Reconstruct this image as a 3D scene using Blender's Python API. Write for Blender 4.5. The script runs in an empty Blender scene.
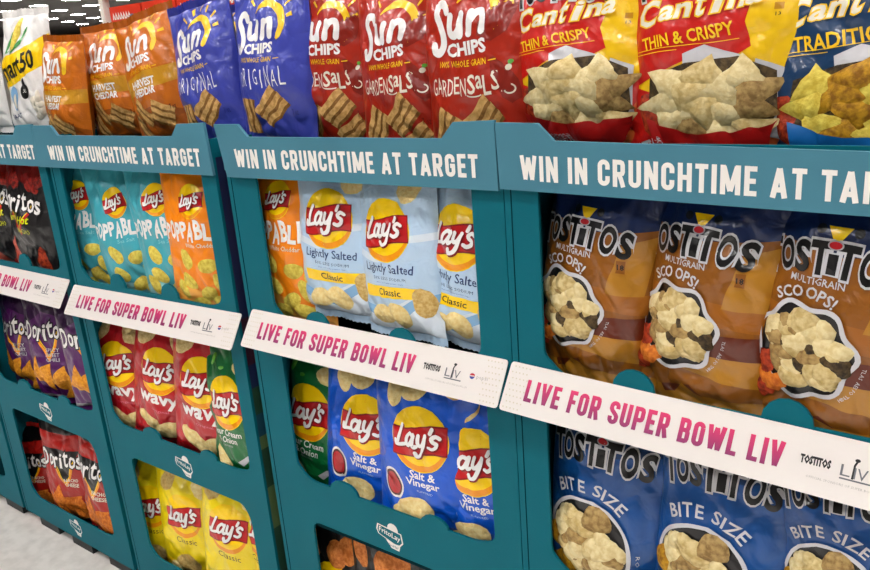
import bpy, math, random
import numpy as np
from mathutils import Vector, Matrix, noise
from mathutils.geometry import tessellate_polygon
C = bpy.context.scene.collection
PI = math.pi
CAMH, CAMD, FOC = 1.36, 0.92, 786.1
RX = np.array([[0.8017924, -0.11560728, 0.58631383], [0.5927257, 0.27892974, -0.75556234], [-0.07619186, 0.95332741, 0.29216715]])

def at(px, py, Y):                                   # pixel -> point of the photographed place on the upright plane y = Y
    w = RX @ np.array([px - 435, -(py - 285), -FOC]); t = (Y + CAMD) / w[1]
    return np.array([w[0] * t, Y, w[2] * t + CAMH])

# ------------------------------------------------------------------ materials
def lin(h):
    h = h.lstrip('#'); c = [int(h[i:i + 2], 16) / 255 for i in (0, 2, 4)]
    return tuple((x / 12.92 if x <= .04045 else ((x + .055) / 1.055) ** 2.4) for x in c) + (1,)
MATS = {}
def mat(name, col, rough=.5, bump=0, bscale=40, spec=.5, mottle=None, msc=120, coat=0, metal=0, emit=None):
    if name in MATS: return MATS[name]
    m = bpy.data.materials.new(name); m.use_nodes = True; nt = m.node_tree; b = nt.nodes['Principled BSDF']
    b.inputs['Base Color'].default_value = lin(col); b.inputs['Roughness'].default_value = rough
    b.inputs['Specular IOR Level'].default_value = spec; b.inputs['Metallic'].default_value = metal
    b.inputs['Coat Weight'].default_value = coat; b.inputs['Coat Roughness'].default_value = .12
    tc = nt.nodes.new('ShaderNodeTexCoord')
    if mottle:
        n = nt.nodes.new('ShaderNodeTexNoise'); n.inputs['Scale'].default_value = msc; n.inputs['Detail'].default_value = 5
        r = nt.nodes.new('ShaderNodeValToRGB'); r.color_ramp.elements[0].position = .36; r.color_ramp.elements[1].position = .62
        r.color_ramp.elements[0].color = lin(mottle); r.color_ramp.elements[1].color = lin(col)
        nt.links.new(tc.outputs['Object'], n.inputs['Vector']); nt.links.new(n.outputs['Fac'], r.inputs['Fac']); nt.links.new(r.outputs['Color'], b.inputs['Base Color'])
    if bump:
        n = nt.nodes.new('ShaderNodeTexNoise'); n.inputs['Scale'].default_value = bscale; n.inputs['Detail'].default_value = 2.5
        n.inputs['Roughness'].default_value = .45; n.inputs['Distortion'].default_value = .6
        bp = nt.nodes.new('ShaderNodeBump'); bp.inputs['Strength'].default_value = bump; bp.inputs['Distance'].default_value = .01
        nt.links.new(tc.outputs['Object'], n.inputs['Vector']); nt.links.new(n.outputs['Fac'], bp.inputs['Height']); nt.links.new(bp.outputs['Normal'], b.inputs['Normal'])
        nt.links.new(bp.outputs['Normal'], b.inputs['Coat Normal'])
    if emit: b.inputs['Emission Color'].default_value = lin(col); b.inputs['Emission Strength'].default_value = emit
    MATS[name] = m; return m
def film(name, col, gloss=.31):                      # printed bag film
    return mat('film ' + name, col, gloss, .4, 34, .45, coat=.32)
def food(name, col, dark, sc=130):
    return mat('food ' + name, col, .55, .25, 160, .3, mottle=dark, msc=sc)

PAL = dict(white='f1efec', cream='e9e2cf', black='0b0b0d', char='1b1a1c', grey='a9a9ad', lgrey='c8c8cc', yel='ffd400', org='f59a10', lred='c4161c', dred='8a0f16',
    ssky='b9d5ee', ssky2='dbe8f4', navy='17386f', sblue='0a58d0', sblue2='083f9e', green='0d6b34', green2='0a4a26', leaf='5fae3e', wred='b81420', wred2='8d0e18', cyel='f7dc13', cyel2='e0b80c',
    teal='45a9b8', teal2='8acdd2', porg='f78a10', porg2='fbb14a', purp='521a5c', purp2='30103a', drd='a91710', drd2='6a0f0c', ffire='7c0f0c', flime='d8df1b',
    sorg='c96a10', sorg2='a0500a', sblu='3b45a8', sblu2='2a3288', sred='aa240e', sred2='841806', syel='f6c81e', tbrown='8a5212', tbrown2='b07a22', tbrown3='9c5c14', tmar='5f220d', tnavy='0c2350', tblue='0f4b8e', tblue2='0a3566',
    cantr='c71a14', canty='f2c40f', cantd='12385f', peach='d9622a', bowl='a8120f', bluebowl='1565ac', pink='e0708a', maroon='4a0d10', kgreen='2f8a3a', skyb='7fb2dd', salmon='c2513f')
def F(n): return film(n, PAL[n])
def FOODM(n):
    d = dict(chip=('f0dd9e', 'e6c981'), chip2=('dcc07c', 'c29a50'), pale=('e9d9a6', 'd8c288'), pale2=('dcc890', 'c2a768'), pale3=('b89a60', '8a6c3e'), dkchip=('5c4a2c', '2a2014'), orange=('e3852c', 'bf5c16'), bbq=('dd8a45', 'b8601f'),
             nacho=('eda52e', 'cf7c18'), pop=('e6d45e', 'cdb23c'), grain=('dfb26e', 'bf904c'), grain2=('9a6c34', '7d5426'), fire=('b02416', '64100a'), gold=('c9971f', '8c5e12'), dip=('4a1c10', '2c0d08'), salsa=('b8401a', '6c1608'))
    a, b = d[n]; return food(n, a, b)
def M(n): return FOODM(n[2:]) if n.startswith('f:') else F(n)

# ------------------------------------------------------------------ flat art in metres, later laid on a curved surface
TC = {}
def glyph(s, bold=0.0, res=2):
    k = (s, round(bold, 4), res)
    if k not in TC:
        cu = bpy.data.curves.new('t', 'FONT'); cu.body = s; cu.size = 1; cu.offset = bold; cu.resolution_u = res
        o = bpy.data.objects.new('t', cu); me = bpy.data.meshes.new_from_object(o); me.calc_loop_triangles()
        v = np.array([x.co[:2] for x in me.vertices]).reshape(-1, 2); t = np.array([list(x.vertices) for x in me.loop_triangles], int).reshape(-1, 3)
        if len(t):                                   # keep every triangle facing one way
            a = v[t[:, 1]] - v[t[:, 0]]; b = v[t[:, 2]] - v[t[:, 0]]; f = (a[:, 0] * b[:, 1] - a[:, 1] * b[:, 0]) < 0; t[f] = t[f][:, ::-1]
        bpy.data.objects.remove(o); bpy.data.meshes.remove(me); bpy.data.curves.remove(cu); TC[k] = (v, t)
    v, t = TC[k]; return v.copy(), t.copy()
def rot2(p, a):
    c, s = math.cos(a), math.sin(a); return p @ np.array([[c, s], [-s, c]])
def earclip(pts):
    t = np.array(tessellate_polygon([[Vector((p[0], p[1], 0)) for p in pts]]), int).reshape(-1, 3); v = np.array(pts, float)
    a = v[t[:, 1]] - v[t[:, 0]]; b = v[t[:, 2]] - v[t[:, 0]]; f = (a[:, 0] * b[:, 1] - a[:, 1] * b[:, 0]) < 0; t[f] = t[f][:, ::-1]
    return v, t
def refine(v, t, L, rel=None):
    v = list(map(tuple, v)); t = [tuple(x) for x in t]
    for _ in range(7):
        mids = {}; out = []; any_ = False
        def mid(a, b):
            k = (a, b) if a < b else (b, a)
            if k not in mids: mids[k] = len(v); v.append(tuple((v[a][i] + v[b][i]) / 2 for i in range(len(v[a]))))
            return mids[k]
        for tri in t:
            m = [math.hypot(v[tri[i]][0] - v[tri[(i + 1) % 3]][0], v[tri[i]][1] - v[tri[(i + 1) % 3]][1]) > L for i in range(3)]
            n = sum(m)
            if n == 0: out.append(tri); continue
            any_ = True
            if n == 3:
                a, b, c = tri; x, y, z = mid(a, b), mid(b, c), mid(c, a); out += [(a, x, z), (x, b, y), (z, y, c), (x, y, z)]
            elif n == 1:
                i = m.index(True); a, b, c = tri[i], tri[(i + 1) % 3], tri[(i + 2) % 3]; x = mid(a, b); out += [(a, x, c), (x, b, c)]
            else:
                i = (m.index(False) + 1) % 3; a, b, c = tri[i], tri[(i + 1) % 3], tri[(i + 2) % 3]   # ab, bc long
                x, y = mid(a, b), mid(b, c); out += [(a, x, c), (x, y, c), (x, b, y)]
        t = out
        if not any_: break
    return np.array(v), np.array(t, int)
class Art:
    def __init__(s, L=.005): s.it = []; s.L = L
    def add(s, v, t, m, lift=None, g=None):          # lift: relief height per vertex, g: its gradient
        if len(t) == 0: return
        n = len(v); lift = np.zeros(n) if lift is None else lift; g = np.zeros((n, 2)) if g is None else g
        V = np.column_stack([v, lift, g]); V, t = refine(V, t, s.L); s.it.append((V, t, m))
    def poly(s, pts, m): s.add(*earclip([(max(-.126, min(.126, p[0])), p[1]) for p in pts] if s.L < .02 else pts), m)
    def rect(s, x0, y0, x1, y1, m): s.poly([(x0, y0), (x1, y0), (x1, y1), (x0, y1)], m)
    def ell(s, x, y, rx, ry, m, rot=0, n=28, a0=0, a1=2 * PI):
        p = np.array([(rx * math.cos(a0 + (a1 - a0) * i / n), ry * math.sin(a0 + (a1 - a0) * i / n)) for i in range(n if a1 - a0 > 6.28 else n + 1)])
        s.poly(rot2(p, rot) + (x, y), m)
    def line(s, pts, w, m, closed=False, taper=None):
        P = np.array(pts, float); P = P[[0] + [i for i in range(1, len(P)) if np.linalg.norm(P[i] - P[i - 1]) > 1e-5]]
        if closed and np.linalg.norm(P[0] - P[-1]) < 1e-5: P = P[:-1]
        n = len(P); A = []; B = []
        for i in range(n):
            if closed: d0 = P[i] - P[i - 1]; d1 = P[(i + 1) % n] - P[i]
            else: d0 = P[i] - P[i - 1] if i else P[1] - P[0]; d1 = P[i + 1] - P[i] if i < n - 1 else d0
            d0 = d0 / (np.linalg.norm(d0) + 1e-9); d1 = d1 / (np.linalg.norm(d1) + 1e-9); nn = np.array([-(d0 + d1)[1], (d0 + d1)[0]]); l = np.linalg.norm(nn)
            nn = nn / l if l > .1 else np.array([-d0[1], d0[0]]); c = max(.5, float(np.dot(nn, [-d0[1], d0[0]])))
            ww = w * (taper[i] if taper is not None else 1); A.append(P[i] + nn * ww / 2 / c); B.append(P[i] - nn * ww / 2 / c)
        v = np.array(A + B); t = []
        for i in range(n if closed else n - 1):
            j = (i + 1) % n; t += [(n + i, n + j, j), (n + i, j, i)]
        s.add(v, np.array(t), m)
    def arc(s, x, y, rx, ry, a0, a1, w, m, n=18, taper=None):
        s.line([(x + rx * math.cos(a0 + (a1 - a0) * i / n), y + ry * math.sin(a0 + (a1 - a0) * i / n)) for i in range(n + 1)], w, m, taper=taper)
    def text(s, txt, x, y, w, h, m, bold=.0, shear=0, rot=0, out=None, outw=.0, res=2, wob=0, rnd=None):
        v0, _ = glyph(txt, 0, res); lo, hi = v0.min(0), v0.max(0)
        for mm, bb in (((out, bold + outw),) if out else ()) + ((m, bold),):
            v, t = glyph(txt, bb, res); v = (v - (lo + hi) / 2) * (w / (hi - lo)[0], h / (hi - lo)[1])
            v[:, 0] += v[:, 1] * shear; 
            if wob: v[:, 1] += wob * np.sin(v[:, 0] / w * 9)
            s.add(rot2(v, rot) + (x, y), t, mm)
    def arctext(s, txt, cx, cy, R, a0, a1, h, m, bold=0, out=None, outw=0, wf=1, jit=0, seed=3, res=2):   # letters along an arc, angles from 90 deg up
        rnd = random.Random(seed); ws = []
        for ch in txt:
            if ch == ' ': ws.append(.35); continue
            v, _ = glyph(ch, 0, res); ws.append((v[:, 0].max() - v[:, 0].min()) + .12)
        tot = sum(ws); H = glyph('H', 0)[0][:, 1].max(); pos = 0; pl = []
        for ch, w_ in zip(txt, ws):
            a = a0 + (a1 - a0) * (pos + w_ / 2) / tot; pos += w_
            if ch != ' ': pl.append((ch, a, 1 + rnd.uniform(-jit, jit), rnd.uniform(-jit, jit) * h))
        arcw = abs(a1 - a0) * R; kx = arcw / tot * wf
        for mm, bb in (((out, bold + outw),) if out else ()) + ((m, bold),):
            for ch, a, sc, dy in pl:
                v, t = glyph(ch, bb, res); vc, _ = glyph(ch, 0, res); c = (vc[:, 0].max() + vc[:, 0].min()) / 2
                v = (v - (c, H / 2)) * (kx, h / H * sc); v = rot2(v, -a); s.add(v + (cx + (R + dy) * math.sin(a), cy + (R + dy) * math.cos(a)), t, mm)
    def chip(s, x, y, rx, ry, rot, m, seed=0, H=.0022, jag=.1, n=18, tri=False):
        rnd = random.Random(seed * 7 + 1); rings = 3; v = [(0, 0)]; l = [1.0]; g = [(0, 0)]; ph = [rnd.uniform(0, 6.28) for _ in range(4)]; tx, ty = rnd.uniform(-.5, .5), rnd.uniform(-.5, .5)
        for k in range(1, rings + 1):
            q = k / rings
            for i in range(n):
                a = 2 * PI * i / n; f = 1 + jag * (math.sin(2 * a + ph[0]) * .6 + math.sin(3 * a + ph[1]) * .5 + math.sin(7 * a + ph[2]) * .25)
                if tri: f *= .62 / max(.5, math.cos((a + PI / 3) % (2 * PI / 3) - PI / 3)) * 1.15
                v.append((rx * q * f * math.cos(a), ry * q * f * math.sin(a))); l.append(1 - q * q)
                g.append((-2 * q * math.cos(a) / rx, -2 * q * math.sin(a) / ry))
        t = [(0, 1 + i, 1 + (i + 1) % n) for i in range(n)]
        for k in range(rings - 1):
            for i in range(n):
                a, b = 1 + k * n + i, 1 + k * n + (i + 1) % n; t += [(a, a + n, b + n), (a, b + n, b)]
        v = rot2(np.array(v), rot) + (x, y); g = rot2(np.array(g), rot) * H + (tx * .2, ty * .2)
        s.add(v, np.array(t), m, np.array(l) * H, g)
    def pile(s, x, y, rx, ry, mats, n, r, seed, ratio=.75, H=.003, jag=.14, tri=False, inside=None):
        rnd = random.Random(seed)
        for k in range(n):
            for _ in range(30):
                px, py = rnd.uniform(-1, 1), rnd.uniform(-1, 1)
                if px * px + py * py < .95: break
            q = r * rnd.uniform(.75, 1.25); s.chip(x + px * (rx - q * .8), y + py * (ry - q * .8), q, q * ratio * rnd.uniform(.8, 1.2), rnd.uniform(0, 6.28), mats[k % len(mats)], seed * 31 + k, H, jag, 16, tri)
    def place(s, o, dx, dy, sc=1, rot=0):            # merge another art
        for V, t, m in o.it:
            W = V.copy(); W[:, :2] = rot2(W[:, :2] * sc, rot) + (dx, dy); s.it.append((W, t, m))

# ---- condensed poster capitals made of strokes (unit cap height)
def stroke_font():
    T = .2; G = {}
    def U(l, r, yc, ry, top, n=8):
        cx = (l + r) / 2; rx = (r - l) / 2
        return [(cx + rx * math.cos(a), yc + ry * math.sin(a)) for a in [(PI * i / n if top else -PI * i / n) for i in range(n + 1)]]
    l, r = .1, .44
    top = U(l, r, .76, .14, True); bot = U(l, r, .24, .14, False)      # top: right->left ; bot: right->left
    G['I'] = (.2, [[(.1, 0), (.1, 1)]]); G['L'] = (.46, [[(l, 0), (l, 1)], [(l, .09), (.46, .09)]])
    G['C'] = (.54, [[(r, .62)] + top + [(l, .24)] + bot[::-1] + [(r, .38)]])
    G['O'] = (.54, [top + bot[::-1] + [(r, .5), (r, .76)]]); G['U'] = (.54, [[(l, 1), (l, .24)] + bot[::-1] + [(r, 1)]])
    G['G'] = (.54, [[(r, .64)] + top + [(l, .24)] + bot[::-1] + [(r, .5)], [(.27, .48), (.54, .48)]])
    G['S'] = (.52, [[(r, .68)] + top + [(l, .66), (l + .06, .58), (r - .06, .42), (r, .34)] + bot + [(l, .34)]])
    G['N'] = (.58, [[(l, 0), (l, 1)], [(.48, 0), (.48, 1)], [(.1, .98), (.48, .02)]])
    G['H'] = (.56, [[(l, 0), (l, 1)], [(.46, 0), (.46, 1)], [(l, .5), (.46, .5)]])
    G['E'] = (.46, [[(l, 0), (l, 1)], [(l, .91), (.46, .91)], [(l, .5), (.42, .5)], [(l, .09), (.46, .09)]])
    G['F'] = (.44, [[(l, 0), (l, 1)], [(l, .91), (.44, .91)], [(l, .5), (.4, .5)]])
    G['T'] = (.5, [[(.25, 0), (.25, 1)], [(0, .91), (.5, .91)]])
    bowl = lambda y0, y1, rr: [(l, y1), (rr - .1, y1), (rr - .03, y1 - .03), (rr, y1 - .1), (rr, y0 + .1), (rr - .03, y0 + .03), (rr - .1, y0), (l, y0)]
    G['P'] = (.54, [[(l, 0), (l, 1)], bowl(.45, .91, r)]); G['R'] = (.56, [[(l, 0), (l, 1)], bowl(.47, .91, r), [(.27, .47), (.36, .3), (.46, 0)]])
    G['B'] = (.54, [[(l, 0), (l, 1)], bowl(.52, .91, r - .01), bowl(.09, .52, r)])
    G['M'] = (.76, [[(l, 0), (l, 1)], [(.66, 0), (.66, 1)], [(.13, .95), (.38, .12)], [(.38, .12), (.63, .95)]])
    G['V'] = (.58, [[(.09, 1), (.29, .04)], [(.49, 1), (.29, .04)]]); G['A'] = (.6, [[(.09, 0), (.3, .97)], [(.51, 0), (.3, .97)], [(.17, .27), (.43, .27)]])
    G['W'] = (.84, [[(.09, 1), (.25, .05)], [(.25, .05), (.42, .92)], [(.42, .92), (.59, .05)], [(.59, .05), (.75, 1)]])
    G[' '] = (.22, []); return G, T
GF, GT = stroke_font()
def poster(art, txt, x0, y0, x1, h, m, track=.1, shear=0, fat=.98):
    tot = sum(GF[c][0] + track for c in txt) - track; k = (x1 - x0) / tot; x = 0
    for c in txt:
        w, st = GF[c]
        for p in st: art.line([(x0 + (x + a) * k + b * h * shear, y0 + b * h) for a, b in p], GT * k * fat, m)
        x += w + track

# ------------------------------------------------------------------ mesh building
def mesh_obj(name, V, faces, mats, mi=None, parent=None, normals=None, smooth=False):
    me = bpy.data.meshes.new(name); me.from_pydata([tuple(map(float, v)) for v in V], [], [tuple(map(int, f)) for f in faces])
    for m in mats: me.materials.append(m)
    if mi is not None: me.polygons.foreach_set('material_index', np.array(mi, dtype=np.int32))
    if smooth or normals is not None: me.polygons.foreach_set('use_smooth', np.ones(len(me.polygons), dtype=bool))
    me.update()
    if normals is not None: me.normals_split_custom_set_from_vertices([tuple(map(float, n)) for n in normals])
    o = bpy.data.objects.new(name, me); C.objects.link(o)
    if parent: o.parent = parent
    return o
class MB:
    def __init__(s): s.v = []; s.f = []; s.m = []; s.mats = []
    def mi(s, m):
        if m not in s.mats: s.mats.append(m)
        return s.mats.index(m)
    def box(s, x0, y0, z0, x1, y1, z1, m, rot=None, piv=None):
        n = len(s.v); P = [(x, y, z) for z in (z0, z1) for x, y in ((x0, y0), (x1, y0), (x1, y1), (x0, y1))]
        if rot is not None: P = [tuple(rot @ (Vector(p) - Vector(piv)) + Vector(piv)) for p in P]
        s.v += P; k = s.mi(m)
        for f in ((0, 3, 2, 1), (4, 5, 6, 7), (0, 1, 5, 4), (1, 2, 6, 5), (2, 3, 7, 6), (3, 0, 4, 7)): s.f.append(tuple(n + i for i in f)); s.m.append(k)
    def tris(s, V, T, m):
        n = len(s.v); s.v += [tuple(x) for x in V]; k = s.mi(m)
        for t in T: s.f.append(tuple(n + int(i) for i in t)); s.m.append(k)
    def art(s, art, fn, lift=.0003, step=.00012):    # lay flat art on a surface: fn(u, v, off) -> xyz
        for i, (V, T, m) in enumerate(art.it):
            s.tris([fn(p[0], p[1], lift + i * step) for p in V], T, m)
    def cyl(s, x, y, z0, z1, r, m, n=16, axis='z'):
        k0 = len(s.v); k = s.mi(m)
        for z in (z0, z1):
            for i in range(n):
                a = 2 * PI * i / n; c, d = r * math.cos(a), r * math.sin(a)
                s.v.append((x + c, y + d, z) if axis == 'z' else (x + c, z, y + d) if axis == 'y' else (z, x + c, y + d))
        for i in range(n): j = (i + 1) % n; s.f.append((k0 + i, k0 + j, k0 + n + j, k0 + n + i)); s.m.append(k)
        s.f.append(tuple(k0 + i for i in range(n))[::-1]); s.f.append(tuple(k0 + n + i for i in range(n))); s.m += [k, k]
    def build(s, name, parent=None, smooth=False): return mesh_obj(name, s.v, s.f, s.mats, s.m, parent, smooth=smooth)
def sheet(loops, y0, y1):                            # polygon with holes in x-z, given thickness along y
    cu = bpy.data.curves.new('s', 'CURVE'); cu.dimensions = '2D'; cu.fill_mode = 'BOTH'; cu.extrude = (y1 - y0) / 2
    for lp in loops:
        sp = cu.splines.new('POLY'); sp.points.add(len(lp) - 1); sp.use_cyclic_u = True
        for p, q in zip(sp.points, lp): p.co = (q[0], q[1], 0, 1)
    o = bpy.data.objects.new('s', cu); me = bpy.data.meshes.new_from_object(o)
    V = [(v.co.x, (y0 + y1) / 2 - v.co.z, v.co.y) for v in me.vertices]; Fc = [tuple(p.vertices) for p in me.polygons]
    bpy.data.objects.remove(o); bpy.data.meshes.remove(me); bpy.data.curves.remove(cu)
    return V, Fc
def rounded(pts, r, n=5):
    out = []; N = len(pts)
    for i in range(N):
        p = np.array(pts[i][:2]); a = np.array(pts[i - 1][:2]); b = np.array(pts[(i + 1) % N][:2]); rr = pts[i][2] if len(pts[i]) > 2 else r
        la, lb = np.linalg.norm(a - p), np.linalg.norm(b - p); d = min(rr, la * .45, lb * .45)
        if d < 1e-4: out.append(tuple(p)); continue
        s0 = p + (a - p) / la * d; s1 = p + (b - p) / lb * d
        for k in range(n + 1):
            t = k / n; out.append(tuple((1 - t) ** 2 * s0 + 2 * t * (1 - t) * p + t * t * s1))
    return out
def tag(o, label=None, cat=None, group=None, kind=None):
    if label: o['label'] = label
    if cat: o['category'] = cat
    if group: o['group'] = group
    if kind: o['kind'] = kind
    return o
def empty(name, loc, rz=0):
    o = bpy.data.objects.new(name, None); C.objects.link(o); o.location = loc; o.rotation_euler.z = rz; o.empty_display_size = .05; return o

# ------------------------------------------------------------------ bag designs (u across, v up from the bottom seal)
W, K = 'white', 'black'
def lays_logo(R=.0625, mild=False):
    a = Art(); a.ell(0, 0, R * 1.03, R * 1.03, F('white' if mild else 'yel')); a.ell(0, 0, R, R, F('org')); a.ell(0, R * .1, R * .96, R * .9, F('yel'))
    xs = np.linspace(-.95, .95, 12); top = [(x * R, (.37 + .10 * x + .06 * math.sin(3 * x)) * R) for x in xs]; bot = [(x * R, (-.43 + .10 * x + .07 * math.sin(3 * x)) * R) for x in xs[::-1]]
    a.poly([(p[0] * 1.03, p[1] * 1.0 + (.05 if i < 12 else -.05) * R) for i, p in enumerate(top + bot)], F('dred')); a.poly(top + bot, F('lred'))
    def scr(m, dx, dy, e):
        k = R * .49; x0 = -.83 * R + dx; y0 = -.27 * R + dy; w = .19 + e
        P = lambda pts: [(x0 + (x + .18 * y) * k, y0 + (y + .06 * x) * k) for x, y in pts]
        for st in ([(.28, 1.32), (.2, .7), (.1, .12), (.02, .0)], [(-.06, .3), (.0, .02), (.3, .04), (.75, .16)],                                     # L
                   [(1.32, .72), (1.05, .86), (.84, .62), (.84, .28), (1.02, .1), (1.22, .24), (1.36, .62), (1.38, .82)], [(1.38, .84), (1.38, .3), (1.5, .1), (1.64, .16)],   # a
                   [(1.72, .84), (1.74, .4), (1.9, .2), (2.1, .34), (2.22, .82)], [(2.22, .86), (2.18, .1), (2.06, -.36), (1.8, -.46), (1.66, -.24)],  # y
                   [(2.56, 1.3), (2.5, 1.02)], [(3.1, .78), (2.86, .9), (2.66, .74), (2.76, .56), (2.98, .42), (2.98, .2), (2.78, .08), (2.56, .16)]):   # ' s
            pts = []
            Q = np.array(P(st))
            for i in range(len(Q) - 1):              # smooth through the points
                p0, p1, p2, p3 = Q[max(0, i - 1)], Q[i], Q[i + 1], Q[min(len(Q) - 1, i + 2)]
                for t in (0, .33, .66): pts.append(.5 * ((2 * p1) + (-p0 + p2) * t + (2 * p0 - 5 * p1 + 4 * p2 - p3) * t * t + (-p0 + 3 * p1 - 3 * p2 + p3) * t ** 3))
            pts.append(Q[-1]); a.line(pts, w * k * 1.12, m)
            for e_ in (pts[0], pts[-1]): a.ell(e_[0], e_[1], w * k * .56, w * k * .56, m, n=10)
    scr(F('dred'), .02 * R, -.04 * R, .09); scr(F('white'), 0, 0, .02)
    return a
LOGO = {}
def put_logo(a, x, y, R=.059, rot=0, mild=False):
    k = mild
    if k not in LOGO: LOGO[k] = lays_logo(.0625, mild)
    a.place(LOGO[k], x, y, R / .0625, rot)
D = {}
def levels(art):                                     # a print lies one layer above whatever it overlaps
    bb = []; out = []
    for V, T, m in art.it:
        lo = V[:, :2].min(0); hi = V[:, :2].max(0); lv = 0
        for (l2, h2, v2) in bb:
            if lo[0] < h2[0] and hi[0] > l2[0] and lo[1] < h2[1] and hi[1] > l2[1]: lv = max(lv, v2 + 1)
        lv = min(lv, 14) if V[:, 2].max() > 0 else lv
        bb.append((lo, hi, lv)); out.append(lv)
    return out
class Design:
    def __init__(s, name, base, w, h, T, A, B, art, seal=None, vs=1):
        for V, t, m in (art.it if vs != 1 else ()): V[:, 1] *= vs; V[:, 4] /= vs
        s.__dict__.update(name=name, base=base, w=w, h=h, T=T, A=A, B=B, art=art, seal=seal or base, lv=levels(art))
def d_salt_vinegar():
    a = Art(); a.rect(-.2, 0, .2, .03, F('sblue2')); a.chip(-.022, .291, .034, .024, .1, M('f:chip'), 2, jag=.05); a.chip(-.06, .277, .017, .027, .1, M('f:chip'), 1, jag=.05); a.chip(.066, .3, .024, .02, .5, M('f:chip2'), 9)
    put_logo(a, 0, .2)
    a.text('Salt &', .005, .133, .052, .0145, F(W), .02); a.text('Vinegar', .005, .115, .07, .018, F(W), .02); a.text('FLAVORED', .008, .100, .034, .004, F('ssky'), res=1)
    a.ell(-.066, .1, .026, .033, F('white'), .2); a.ell(-.066, .1, .022, .028, F('maroon'), .2); a.ell(-.066, .1, .018, .023, F('wred'), .2)
    a.chip(-.02, .052, .045, .031, .35, M('f:chip'), 3, .004, .05); a.chip(-.042, .04, .03, .016, -.1, M('f:chip'), 4, jag=.04)
    return Design('salt and vinegar', 'sblue', .225, .33, .09, (0, .2), (.005, .122), a)
def d_green():
    a = Art(); a.chip(.045, .285, .03, .02, .3, M('f:chip'), 5); a.chip(-.05, .29, .014, .008, 1.2, F('leaf'), 6); a.chip(-.02, .275, .007, .004, .2, F('leaf'), 7); put_logo(a, 0, .2)
    a.text('Sour Cream', .0, .133, .09, .0145, F(W), .015); a.text('& Onion', .0, .115, .06, .014, F(W), .015); a.text('FLAVORED', 0, .101, .034, .004, F('lgrey'), res=1)
    a.chip(-.035, .06, .026, .036, .5, M('f:chip'), 8, .004, .05); a.line([(.028, .06), (.05, .078), (.072, .088)], .013, F('lgrey'), taper=[1, .8, .3]); a.rect(-.2, 0, .2, .018, F('green2'))
    return Design('sour cream', 'green', .205, .33, .088, (0, .2), (0, .124), a)
def d_light():
    a = Art(); a.poly([(-.2, .0), (.2, .0), (.2, .09), (.05, .075), (-.05, .03), (-.2, .05)], F('ssky2')); a.line([(-.12, .16), (-.02, .15), (.05, .19), (.13, .20)], .014, F('ssky2')); a.line([(-.12, .05), (0, .03), (.07, .07), (.13, .08)], .02, F('skyb'))
    a.chip(.06, .285, .038, .024, .5, M('f:chip'), 11); put_logo(a, 0, .205)
    a.text('Lightly Salted', .004, .131, .125, .022, F('navy'), .01); a.text('50% LESS SODIUM', .006, .113, .085, .006, F('navy'), res=1); a.text('than our regular potato chips', .006, .104, .07, .003, F('tblue'), res=1)
    a.poly([(-.07, .072), (.075, .076), (.075, .099), (-.07, .096)], F('yel')); a.text('Classic', .004, .086, .058, .013, F('char'), .012)
    a.chip(-.035, .035, .034, .022, .2, M('f:chip'), 12, .003, .05); a.chip(.015, .04, .03, .026, -.3, M('f:chip'), 13, .004, .05); a.chip(.085, .07, .026, .03, 0, M('f:chip2'), 14)
    return Design('lightly salted', 'ssky', .21, .33, .088, (0, .205), (.004, .131), a)
def d_classic():
    a = Art(); a.chip(-.058, .285, .034, .024, .6, M('f:chip2'), 16); a.chip(.06, .283, .036, .03, .2, M('f:chip'), 17); a.poly([(-.2, 0), (.2, 0), (.2, .03), (-.2, .05)], F('cyel2')); put_logo(a, 0, .2)
    a.text('Classic', .004, .131, .066, .0155, F('tmar'), 0); a.chip(-.01, .05, .045, .034, .3, M('f:chip2'), 18, .004, .05); a.chip(-.05, .03, .035, .02, .3, M('f:chip'), 19)
    return Design('classic', 'cyel', .212, .33, .085, (0, .2), (.004, .131), a)
def d_wavy():
    a = Art(); a.chip(-.055, .285, .034, .026, .9, M('f:pale2'), 21); a.chip(.05, .29, .04, .03, 2.0, M('f:pale2'), 22); a.rect(-.2, 0, .2, .02, F('wred2')); put_logo(a, 0, .2, .058)
    a.text('wavy', .004, .123, .115, .034, F(W), .03); a.text('Original', .012, .098, .05, .009, F('pink'), res=1)
    a.chip(-.03, .055, .042, .026, -.5, M('f:chip'), 23, .004, .06); a.chip(.035, .045, .046, .026, .3, M('f:chip'), 24, .004, .06); a.chip(-.0, .035, .04, .02, -.1, M('f:chip'), 25, .004)
    return Design('wavy', 'wred', .21, .33, .088, (0, .2), (.004, .126), a)
def d_pop(orange=False):
    a = Art(); p1, p2 = ('porg', 'porg2') if orange else ('teal', 'teal2')
    a.poly([(-.2, 0), (.2, 0), (.2, .05), (.05, .035), (-.05, .06), (-.2, .04)], F(p2)); put_logo(a, 0, .235, .034)
    for i, ch in enumerate('POPPABLES'):
        x = -.082 + i * .0195; a.text(ch, x, .176 + (.003 if i % 2 else -.002), .0155, .034 * (1.05 if i % 3 else .9), F(W), .04, rot=(.06 if i % 2 else -.05))
    a.text('White Cheddar' if orange else 'Sea Salt', .012, .147, .075 if orange else .05, .0085, F('cream' if orange else 'teal2'), .01, res=1)
    for i, (x, y, r) in enumerate(((-.03, .118, -.9), (.028, .105, .15), (-.03, .072, -.6), (.05, .066, -1.1), (.012, .045, .4), (-.055, .052, -1.2), (.075, .1, .5), (-.02, .02, .2), (.04, .025, -.3))):
        a.chip(x, y, .024, .0155, r, M('f:pop'), 30 + i, .003, .05)
    return Design('poppables ' + p1, p1, .195, .33, .08, (0, .235), (0, .176), a)
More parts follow.
